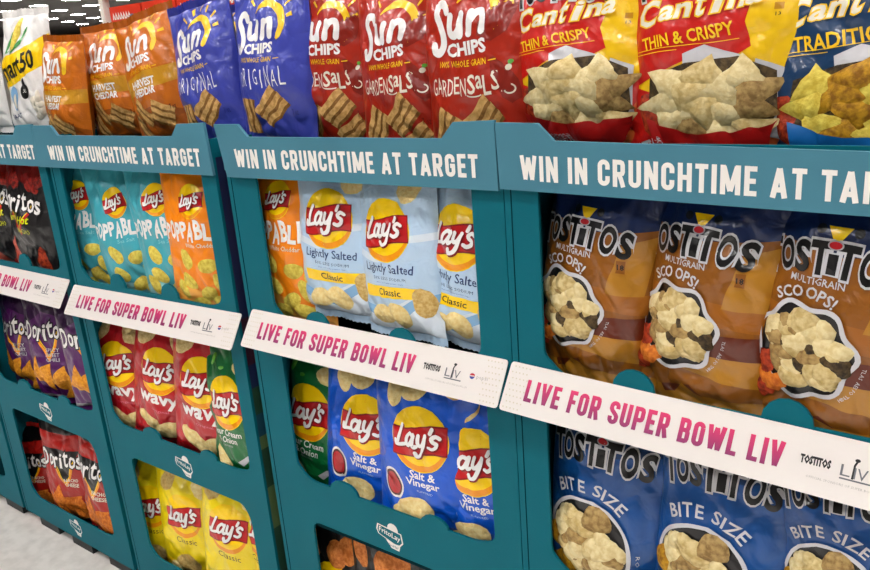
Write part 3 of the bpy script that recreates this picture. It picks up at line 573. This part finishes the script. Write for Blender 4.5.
def stand(x, cfg, label, side_print=False):
    global EMB
    root = empty('display_stand', (x, 0, H0 - 1.312)); tag(root, label, 'display stand', 'cardboard snack display stands'); zo = 1.312
    Wd = cfg.get('w', .6); sk = cfg.get('skew', 0)
    Z = lambda z: z + zo
    # front panel with its three windows
    A, Bw, Cw = cfg['A'], cfg['B'], cfg['C']
    holes = [window(A[0], A[1], Z(-.17), Z(A[2]), ((.19, -.03), (.385, -.03))), window(Bw[0], Bw[1], Z(-.5), Z(Bw[2]), ((.205, .036), (.42, .03))), window(Cw[0], Cw[1], Z(Cw[2]), Z(Cw[3]), (), cut=.02)]
    V, Fc = sheet([[(.002, 0), (Wd, 0), (Wd, Z(-.135)), (.002, Z(-.135))]] + holes, 0, .005)
    mb = MB(); mb.tris(V, Fc, TEAL)
    if EMB is None: EMB = emblem()
    for ex, ez in cfg['emb']:
        e2 = Art(); e2.place(EMB, ex, Z(ez), 1.15, -.1); mb.art(e2, lambda u, v, o: (u, -o, v), .0004, .0002)
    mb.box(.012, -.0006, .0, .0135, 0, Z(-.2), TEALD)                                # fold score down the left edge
    mb.build('front_panel', root)
    # header tray wall with notch and lettering
    sk = cfg.get('skew', 0); hp = [(a, b + sk * a) for a, b in cfg['hdr']]; V, Fc = sheet([[(a, Z(b)) for a, b in hp]], -.012, -.006); mb = MB(); mb.tris(V, Fc, TEALH)
    at_ = Art(); x0, x1, zb, zt = cfg['htxt']; poster(at_, 'WIN IN CRUNCHTIME AT TARGET', x0, Z(zb), x1, zt - zb, WPRINT, .13)
    for V_, T_, m_ in at_.it: V_[:, 1] += sk * V_[:, 0]
    mb.art(at_, lambda u, v, o: (u, -.012 - o, v), .0003, .00001)
    hd = mb.build('header_panel', root)
    for xx in (.006, Wd - .008): mb = MB(); mb.box(xx, -.006, Z(-.19), xx + .004, .0, Z(-.11), TEALH); mb.build('header_return', root)
    # body
    for nm, xx in (('side_panel', .002), ('side_panel', Wd - .007)):
        mb = MB(); mb.box(xx, .005, 0, xx + .005, .5, Z(-.135), TEAL if xx < .1 else TEAL)
        if xx > .1 and side_print:
            fx = xx + .0053; rnd = random.Random(4); cols = [mat('navy print', '101e48', .6), mat('navy print', '101e48', .6), mat('dark plum print', '3a1026', .6), mat('dark green print', '1d3f2a', .6), mat('olive print', '566b3e', .6), mat('dark teal print', '0b3f52', .6)]
            zz = Z(-.17); k = 0
            for hgt, ci in ((.2, 0), (.12, 1), (.1, 2), (.05, 0), (.06, 3), (.05, 5), (.03, 4), (.09, 3), (.1, 4), (.3, 3)):
                mb.tris([(fx, .008, zz), (fx, .45, zz), (fx, .45, zz - hgt), (fx, .008, zz - hgt)], [(3, 2, 1, 0)], cols[ci]); zz -= hgt
        mb.build(nm, root)
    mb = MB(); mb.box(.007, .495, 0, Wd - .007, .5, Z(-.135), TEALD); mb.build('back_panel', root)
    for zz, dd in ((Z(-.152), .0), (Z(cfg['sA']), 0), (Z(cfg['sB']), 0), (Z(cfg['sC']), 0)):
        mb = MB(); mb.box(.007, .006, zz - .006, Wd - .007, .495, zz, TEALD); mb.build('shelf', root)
    # tilted white strip on the front
    bx0, bx1, bz, tl, bs = cfg['ban']; mb = MB(); L_ = .074
    o = rounded([(bx0, L_), (bx1, L_), (bx1 + .001, 0), (bx0, 0)], .006, 4); V, Fc = sheet([o], -.0008, .0008); mb.tris(V, Fc, WBOARD)
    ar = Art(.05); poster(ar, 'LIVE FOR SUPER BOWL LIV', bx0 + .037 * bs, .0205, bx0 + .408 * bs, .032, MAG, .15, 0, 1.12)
    xl = bx0 + .408 * bs
    ar.text('TOSTITOS', xl + .035, .039, .032, .009, KP, .06, res=1)
    ar.text('L', xl + .067, .037, .01, .013, GREYP, 0, res=1); ar.text('IV', xl + .083, .036, .014, .013, GREYP, 0, res=1); ar.line([(xl + .075, .029), (xl + .0755, .045), (xl + .078, .051)], .0022, KP); ar.ell(xl + .0775, .051, .0028, .002, KP); ar.line([(xl + .062, .0275), (xl + .094, .0275)], .0018, GREYP)
    if xl + .13 < bx1: ar.ell(xl + .112, .039, .0045, .0045, BLUP); ar.ell(xl + .112, .0405, .0045, .0028, REDP); ar.line([(xl + .108, .039), (xl + .116, .0395)], .0012, WPRINT); ar.text('pepsi', xl + .130, .0385, .02, .0075, LGP, res=1)
    ar.text('OFFICIAL SPONSORS OF SUPER BOWL LIV', xl + .068, .020, .08, .0028, LGP, res=1)
    for i in range(5):
        for j in range(8):
            for xx in (bx0 + .006 + i * .006, bx1 - .006 - i * .006): ar.ell(xx + (.003 if j % 2 else 0) * (1 if xx < .3 else -1), .006 + j * .0088, .0013, .0013, DOT, n=6)
    for i, (V_, T_, m_) in enumerate(ar.it): mb.tris([(p[0], -.0012 - .00001 * (i % 9), p[1]) for p in V_], T_, m_)
    b = mb.build('slogan_strip', root); b.location = (0, -.042, Z(bz) - .061); b.rotation_euler = (math.radians(-34), -tl, 0)
    f = MB(); f.box(bx0 + .25, -.002, L_ - .003, bx1 - .14, .012, L_ - .001, WBOARD); f.build('strip_flap', b)
    f = MB(); f.box(bx0 + .03, -.002, L_ - .003, bx0 + .1, .01, L_ - .001, WBOARD); f.build('strip_flap', b)
    # low black pallet under the board
    mb = MB(); mb.box(.03, .03, -.045, Wd - .02, .48, -.0005, BLK)
    for px in (.05, Wd / 2 - .06, Wd - .16): mb.box(px, .015, -.047, px + .11, .06, -.008, BLK)
    mb.build('pallet_base', root)
    return root
def hdr(x0=0, x1=.6, xb0=.01, xb1=.6, n0=.065, n1=.088, n2=.505, n3=.527): return [(x0, -.107), (n0, -.107), (n1, -.129), (n2, -.129), (n3, -.106), (x1, -.104), (xb1, -.2), (xb0, -.201)]
U = {0: -3.045, 1: -2.429, 2: -1.812, 3: -1.178, 4: -.5814}
sA, sB, sC = -.515, -.905, -1.302
cf = dict(sA=sA, sB=sB, sC=sC, htxt=(.048, .566, -.183, -.15))
stand(U[0], dict(cf, A=(.05, .56, -.46), B=(.05, .57, -.85), C=(.083, .53, -.935, -1.23), hdr=hdr(), ban=(-.005, .6, -.478, .0, 1), emb=[(.304, -.897), (.315, -1.27)]), 'teal cardboard display stand cut off by the left edge of the photo')
stand(U[1], dict(cf, A=(.05, .567, -.463), B=(.05, .572, -.845), C=(.083, .532, -.935, -1.235), htxt=(.06, .59, -.184, -.151), hdr=hdr(), ban=(-.005, .60, -.478, .0, 1.08), emb=[(.304, -.897), (.315, -1.27)]), 'teal cardboard display stand holding black, purple and red tortilla chip bags')
stand(U[2], dict(cf, A=(.045, .56, -.47), B=(.047, .564, -.845), C=(.088, .538, -.93, -1.22), htxt=(.036, .583, -.184, -.151), hdr=hdr(-.015, .606, -.018, .612), ban=(.0, .62, -.488, .024, 1.12), emb=[(.318, -.892), (.315, -1.27)], w=.602), 'teal cardboard display stand holding small teal bags, wavy red bags and yellow bags', True)
stand(U[3], dict(cf, A=(.08, .543, -.47), B=(.082, .547, -.803), C=(.104, .54, -.898, -1.21), hdr=hdr(.002, .5955, .018, .5965), ban=(.018, .592, -.458, .0, 1), emb=[(.312, -.86), (.315, -1.27)], w=.597), 'teal cardboard display stand holding pale blue, bright blue and black chip bags')
stand(U[4], dict(cf, A=(.055, .545, -.467), B=(.055, .545, -.80), C=(.104, .54, -.898, -1.21), skew=-.022, hdr=[(a, b + (.004 if b < -.15 else 0)) for a, b in hdr(0, .6, .003, .6)], ban=(.0, .6, -.458, -.028, .95), emb=[(.312, -.86), (.315, -1.27)], htxt=(.037, .522, -.183, -.149)), 'teal cardboard display stand holding brown and blue tortilla chip bags, nearest')

# ------------------------------------------------------------------ bags on the shelves
g = 'bright blue salt and vinegar chip bags'
bag('sv', (364.5, 427), (367.5, 463), .032, 'bright blue chip bag with yellow round logo, standing beside the green bag', g, yaw=.15, sc=.98)
bag('sv', (418.4, 442), (423.4, 480), .012, 'bright blue chip bag with yellow round logo, middle of its three on the shelf', g, sc=.98, yaw=.12)
bag('sv', (473.5, 464), (480, 502.5), .035, 'bright blue chip bag cut off on its right by the teal window edge', g, yaw=.05, sc=.98)
bag('gr', (309.8, 413.7), (306.5, 447.3), .055, 'green sour cream chip bag beside the bright blue chip bags', 'green sour cream chip bags', tilt=-.06, sc=1)
g = 'pale blue lightly salted chip bags'
bag('po', (279, 200.5), (283, 230.5), .035, 'orange puffed snack bag standing left of the pale blue bags', 'orange puffed snack bags', yaw=.05, sc=1)
bag('ls', (326.8, 217.7), (331.6, 252), .018, 'pale blue lightly salted bag beside the orange bag', g, yaw=.05)
bag('ls', (385, 230), (391.0, 265), .014, 'pale blue lightly salted bag, middle of its three', g, yaw=-.12)
bag('ls', (455.5, 236.8), (457, 276), .026, 'pale blue lightly salted bag cut off by the right window edge', g, yaw=-.1)
g = 'brown multigrain tortilla scoop bags'
bag('ts', (586, 236), (568, 308), .03, 'brown multigrain scoops bag with clear window, leftmost of its three', g, sc=.98, yaw=-.1)
bag('ts', (698, 247), (677, 320), .02, 'brown multigrain scoops bag with clear window, middle of its three', g, sc=1, yaw=-.14)
bag('ts', (837, 264), (808, 345), .015, 'brown multigrain scoops bag leaning at the right edge of the photo', g, sc=1, yaw=-.14)
g = 'blue bite size tortilla chip bags'
bag('bs', (606, 454), (592.6, 539.6), .03, 'blue bite size bag with round clear window, leftmost of its three', g)
bag('bs', (727, 478.5), (708.5, 563), .025, 'blue bite size bag with round clear window, middle of its three', g)
bag('bs', (843, 500), (833, 582), .02, 'blue bite size bag with round clear window, cut by the right photo edge', g)
g = 'teal puffed snack bags'
bag('pt', (79, 196), (82, 219), .04, 'teal puffed snack bag against the left window edge', g, yaw=.2, sc=1, tilt=.05)
bag('pt', (115.7, 204), (117.5, 230.5), .038, 'teal puffed snack bag, middle of the three leaning ones', g, yaw=.28, sc=1, tilt=.16)
bag('pt', (156.4, 200.5), (157, 228), .035, 'teal puffed snack bag next to the orange one', g, yaw=.26, sc=1, tilt=.1)
bag('po', (191.7, 202.5), (195, 229), .022, 'orange puffed snack bag standing right of the teal bags', 'orange puffed snack bags', yaw=.22, sc=1, tilt=.02)
g = 'red wavy chip bags'
bag('wv', (118, 365), (124, 390.6), .028, 'red wavy chip bag against the left window edge', g, yaw=.3, sc=.97)
bag('wv', (160, 372.5), (163, 399.5), .03, 'red wavy chip bag, middle of its three', g, yaw=.25, sc=.97)
bag('wv', (200.6, 384), (204.4, 411), .022, 'red wavy chip bag next to the green bag', g, yaw=.22, sc=1)
bag('gr', (227.3, 404), (233, 433.5), .016, 'green sour cream chip bag beside the red wavy bags', 'green sour cream chip bags', sc=.98)
g = 'yellow classic chip bags'
bag('cl', (151, 508.4), (157, 532), .035, 'yellow classic chip bag against the left window edge', g, yaw=.3, sc=.95)
bag('cl', (184.4, 517.6), (189.6, 542), .036, 'yellow classic chip bag, second from the left window edge', g, yaw=.25, sc=.97)
bag('cl', (229, 530), (233, 555.6), .022, 'yellow classic chip bag, widest in view of its four', g, sc=1, yaw=.2)
bag('cl', (263, 536), (266, 561), .045, 'yellow classic chip bag mostly hidden by the right window edge', g, yaw=-.1, sc=.97)
g = 'black barbecue chip bags'
bag('bq', (333, 590), (326, 543), .03, 'black chip bag with brown chips, beside the left window edge', g, sc=1, tilt=.0)
bag('bq', (381, 604), (372, 556), .018, 'black chip bag with a pair of brown chips at the top, middle of its three', g, sc=1, tilt=.0)
bag('bq', (434, 620), (428, 570), .035, 'black chip bag mostly below the photo edge, rightmost of its three', g, sc=1, tilt=0)
g = 'black and red hot tortilla chip bags'
bag('df', (-6, 196), (3, 226), .05, 'black and red hot tortilla bag cut by the left photo edge', g, sc=1, tilt=.02, yaw=.1)
bag('df', (20, 201), (31.5, 234), .025, 'black and red hot tortilla bag resting against the right window edge', g, sc=1, tilt=-.1)
g = 'purple spicy sweet tortilla chip bags'
bag('dp', (13, 326), (19, 346), .06, 'purple tortilla chip bag at the left photo edge', g, sc=1, yaw=.1, tilt=.05)
bag('dp', (45, 331), (53, 352), .032, 'purple tortilla chip bag, middle of its three', g, sc=1, yaw=.25, tilt=.05)
bag('dp', (85, 338), (91, 359), .018, 'purple tortilla chip bag against the right window edge', g, sc=.96, yaw=.4, tilt=.06)
g = 'red nacho tortilla chip bags'
bag('dr', (31, 461), (39, 480), .03, 'red tortilla chip bag against the left window edge', g, sc=.84, yaw=.35, tilt=.06)
bag('dr', (62, 459), (71, 480), .034, 'red tortilla chip bag, middle of its three', g, sc=1, yaw=.25, tilt=.0)
bag('dr', (93, 469), (101, 490), .018, 'red tortilla chip bag against the right window edge', g, sc=1, tilt=0)

# top trays
g = 'orange wholegrain chip bags'
bag('so', (55, 66), (58, 104), .07, 'orange wholegrain chip bag beside the white popcorn bag', g, sc=.92, tilt=-.06)
bag('so', (84, 66), (84, 100), .22, 'orange wholegrain chip bag in shade behind the frontmost orange ones', g, sc=.95, tilt=.0)
bag('so', (104, 54), (103, 90), .13, 'orange wholegrain chip bag half hidden between two others', g, sc=.93, tilt=.04, yaw=.25)
bag('so', (139, 46), (132, 93), .075, 'orange wholegrain chip bag next to the blue one', g, sc=.95, tilt=.18, yaw=.1)
g = 'blue wholegrain chip bags'
bag('sb', (193, 42), (187, 85.5), .07, 'blue wholegrain chip bag, the left of the two in front', g, sc=.98, tilt=.14)
bag('sb', (262, 30), (260, 73), .065, 'blue wholegrain chip bag between blue and red bags', g, sc=1, tilt=.0)
bag('sb', (222, 45), (222, 88), .2, 'blue wholegrain chip bag behind the two front blue ones', g, sc=.98, tilt=.0)
g = 'red wholegrain chip bags'
bag('sr', (323, 31), (324, 80), .09, 'red wholegrain chip bag next to the blue one', g, sc=.98, tilt=.0, yaw=.08)
bag('sr', (388, 33), (386, 84), .07, 'red wholegrain chip bag, middle of the three in front', g, sc=.98, tilt=.02)
bag('sr', (467, 25), (463, 82.6), .06, 'red wholegrain chip bag beside the yellow and red tortilla bag', g, sc=1.05, tilt=.02)
bag('sr', (432, 46), (432, 92), .2, 'red wholegrain chip bag in shade behind two front red ones', g, sc=1, tilt=0)
g = 'yellow and red tortilla chip bags'
bag('cy', (556, 17), (585, 80), .06, 'yellow and red tortilla chip bag next to the red wholegrain bag', g, sc=.98, tilt=-.03)
bag('cy', (690, 9), (718, 78), .05, 'yellow and red tortilla chip bag next to the blue tortilla bag', g, sc=1.02, tilt=-.02)
bag('cb', (846, 7), (862, 80), .055, 'dark blue traditional tortilla chip bag at the right photo edge', 'dark blue tortilla chip bags', sc=1, tilt=.0)
bag('sm', (16, 66), (2, 113), .08, 'white popcorn bag with yellow band and corn cob', 'white popcorn bags', 'popcorn_bag', sc=1.05, tilt=-.02)
bag('sm', (-26, 70), (-36, 113), .15, 'white popcorn bag behind at the left photo edge', 'white popcorn bags', 'popcorn_bag', sc=1, tilt=0)

# ------------------------------------------------------------------ the shop around
def struct(o): o['kind'] = 'structure'; return o
fm = bpy.data.materials.new('pale speckled vinyl tile'); fm.use_nodes = True; nt = fm.node_tree; b = nt.nodes['Principled BSDF']; b.inputs['Roughness'].default_value = .3
tc = nt.nodes.new('ShaderNodeTexCoord'); n = nt.nodes.new('ShaderNodeTexNoise'); n.inputs['Scale'].default_value = 25; n.inputs['Detail'].default_value = 6; r = nt.nodes.new('ShaderNodeValToRGB')
r.color_ramp.elements[0].position = .3; r.color_ramp.elements[0].color = lin('dcd8d0'); r.color_ramp.elements[1].position = .6; r.color_ramp.elements[1].color = lin('efebe4')
nt.links.new(tc.outputs['Object'], n.inputs['Vector']); nt.links.new(n.outputs['Fac'], r.inputs['Fac']); nt.links.new(r.outputs['Color'], b.inputs['Base Color'])
mb = MB(); mb.box(-64, -9, -.12, 8, 40, 0, fm); struct(mb.build('floor')) 
CZ = CAMH + 3.0
CEIL = mat('dark grey ceiling', '4a4744', .9); mb = MB(); mb.box(-64, -9, CZ + .02, 8, 40, CZ + .12, CEIL); struct(mb.build('ceiling'))
WALLM = mat('warm grey wall paint', '8d8780', .8)
for nm, bx in (('wall_back', (-64, 40, 0, 8, 40.2, CZ + .1)), ('wall_left', (-64.2, -9, 0, -64, 40, CZ + .1)), ('wall_right', (8, -9, 0, 8.2, 40, CZ + .1)), ('wall_front', (-64, -9.2, 0, 8, -9, CZ + .1))):
    mb = MB(); mb.box(*bx, WALLM); struct(mb.build(nm))
LAMP = mat('lit diffuser', 'fffaf8', .5, emit=66.0); LFR = mat('white lamp frame', 'd8d4cc', .5)
proto = None; lamps = 0
for i in range(-22, 3):
    for j in range(-3, 15):
        lx, ly = .3 + i * 2.8, 18.5 - 8 * 2.55 + j * 2.55
        d = RX.T @ np.array([lx, ly + CAMD, 3.0]); px, py = 435 + FOC * d[0] / -d[2], 285 - FOC * d[1] / -d[2]
        seen = d[2] < 0 and -30 < px < 130 and -8 < py < 24
        if not (seen or (-6 < lx < 3.5 and -5.5 < ly < 2.5)): continue
        if proto is None:
            proto = empty('ceiling_light', (lx, ly, CZ)); mb = MB(); mb.box(-.24, -.32, -.03, .24, .32, .0, LFR); fr = mb.build('lamp_frame', proto); mb = MB(); mb.box(-.21, -.29, -.04, .21, .29, -.03, LAMP); di = mb.build('diffuser', proto); o = proto
        else:
            o = proto.copy(); C.objects.link(o); o.location = (lx, ly, CZ)
            for c in (fr, di): q = c.copy(); C.objects.link(q); q.parent = o
        lamps += 1; tag(o, 'rectangular white ceiling light glowing in the dark ceiling', 'ceiling light', 'rows of ceiling lights')
print('LAMPS', lamps)

# shelf run behind with red boxes
SHM = mat('white shelf metal', 'e4ddd2', .5); REDB = mat('red carton', 'd8381f', .45); REDB2 = mat('dark red carton', 'a8231a', .5); BLG = mat('blue grey carton print', '6f86a6', .5)
gr = empty('store_shelf', (-4.22, 2.2, 0)); tag(gr, 'white metal shop shelf carrying red cartons behind the chip stands', 'shelf')
mb = MB(); mb.box(-.78, -.02, 0, -.74, .03, CAMH + .55, SHM); mb.build('upright', gr)
mb = MB(); mb.box(1.9, -.02, 0, 1.94, .03, CAMH + .55, SHM); mb.build('upright', gr)
mb = MB(); mb.box(-.74, .42, 0, 1.9, .45, CAMH + .5, SHM); mb.build('back_panel', gr)
for z in (.15, .5, .8, CAMH + .06): mb = MB(); mb.box(-.74, 0, z - .03, 1.9, .42, z, SHM); mb.build('shelf', gr)
mb = MB(); mb.box(-.74, -.01, CAMH + .44, 1.9, .3, CAMH + .47, mat('pink shelf edge', 'd98a86', .5)); mb.build('top_board', gr)
names = ['leftmost', 'second from the left', 'third from the left', 'fourth from the left', 'fifth from the left', 'sixth from the left', 'seventh from the left', 'eighth from the left']
cp = None
for i in range(6):
    x = -4.77 + i * .36
    if cp is None:
        mb = MB(); mb.box(-.17, 0, 0, .17, .1, .33, REDB); ar = Art(.1); ar.poly([(-.17, .0), (.17, 0), (.17, .15), (-.17, .13)], REDB2)
        for k in range(7): ar.line([(-.14 + k * .03, .25), (-.132 + k * .03, .285), (-.118 + k * .03, .25)], .01, WPRINT)
        ar.ell(.09, .2, .055, .075, BLG, .3); ar.ell(.055, .15, .02, .02, WPRINT); ar.ell(-.02, .09, .06, .03, mat('cracker print', 'd8a04a', .5)); mb.art(ar, lambda u, v, o: (u, -o, v), .001, .0005)
        cp = mb.build('cracker_box'); o = cp
    else: o = cp.copy(); C.objects.link(o)
    o.location = (x, 2.21, CAMH + .06); tag(o, 'red carton with white lettering, %s on the shelf behind' % names[i], 'box', 'red cartons on the shelf behind')

# ------------------------------------------------------------------ light, camera
wd = bpy.data.worlds.new('shop air'); bpy.context.scene.world = wd; wd.use_nodes = True; wd.node_tree.nodes['Background'].inputs[0].default_value = (.8, .85, .9, 1); wd.node_tree.nodes['Background'].inputs[1].default_value = .4
cam = bpy.data.cameras.new('camera'); co = bpy.data.objects.new('camera', cam); C.objects.link(co); cam.sensor_width = 36; cam.lens = FOC / 870 * 36; cam.clip_start = .02; cam.clip_end = 200
m3 = Matrix([list(r_) for r_ in RX]); co.matrix_world = Matrix.Translation((0, -CAMD, CAMH)) @ m3.to_4x4(); bpy.context.scene.camera = co
sc = bpy.context.scene; sc.view_settings.view_transform = 'Standard'; sc.view_settings.look = 'None'; sc.view_settings.gamma = 1; sc.view_settings.exposure = 0.1
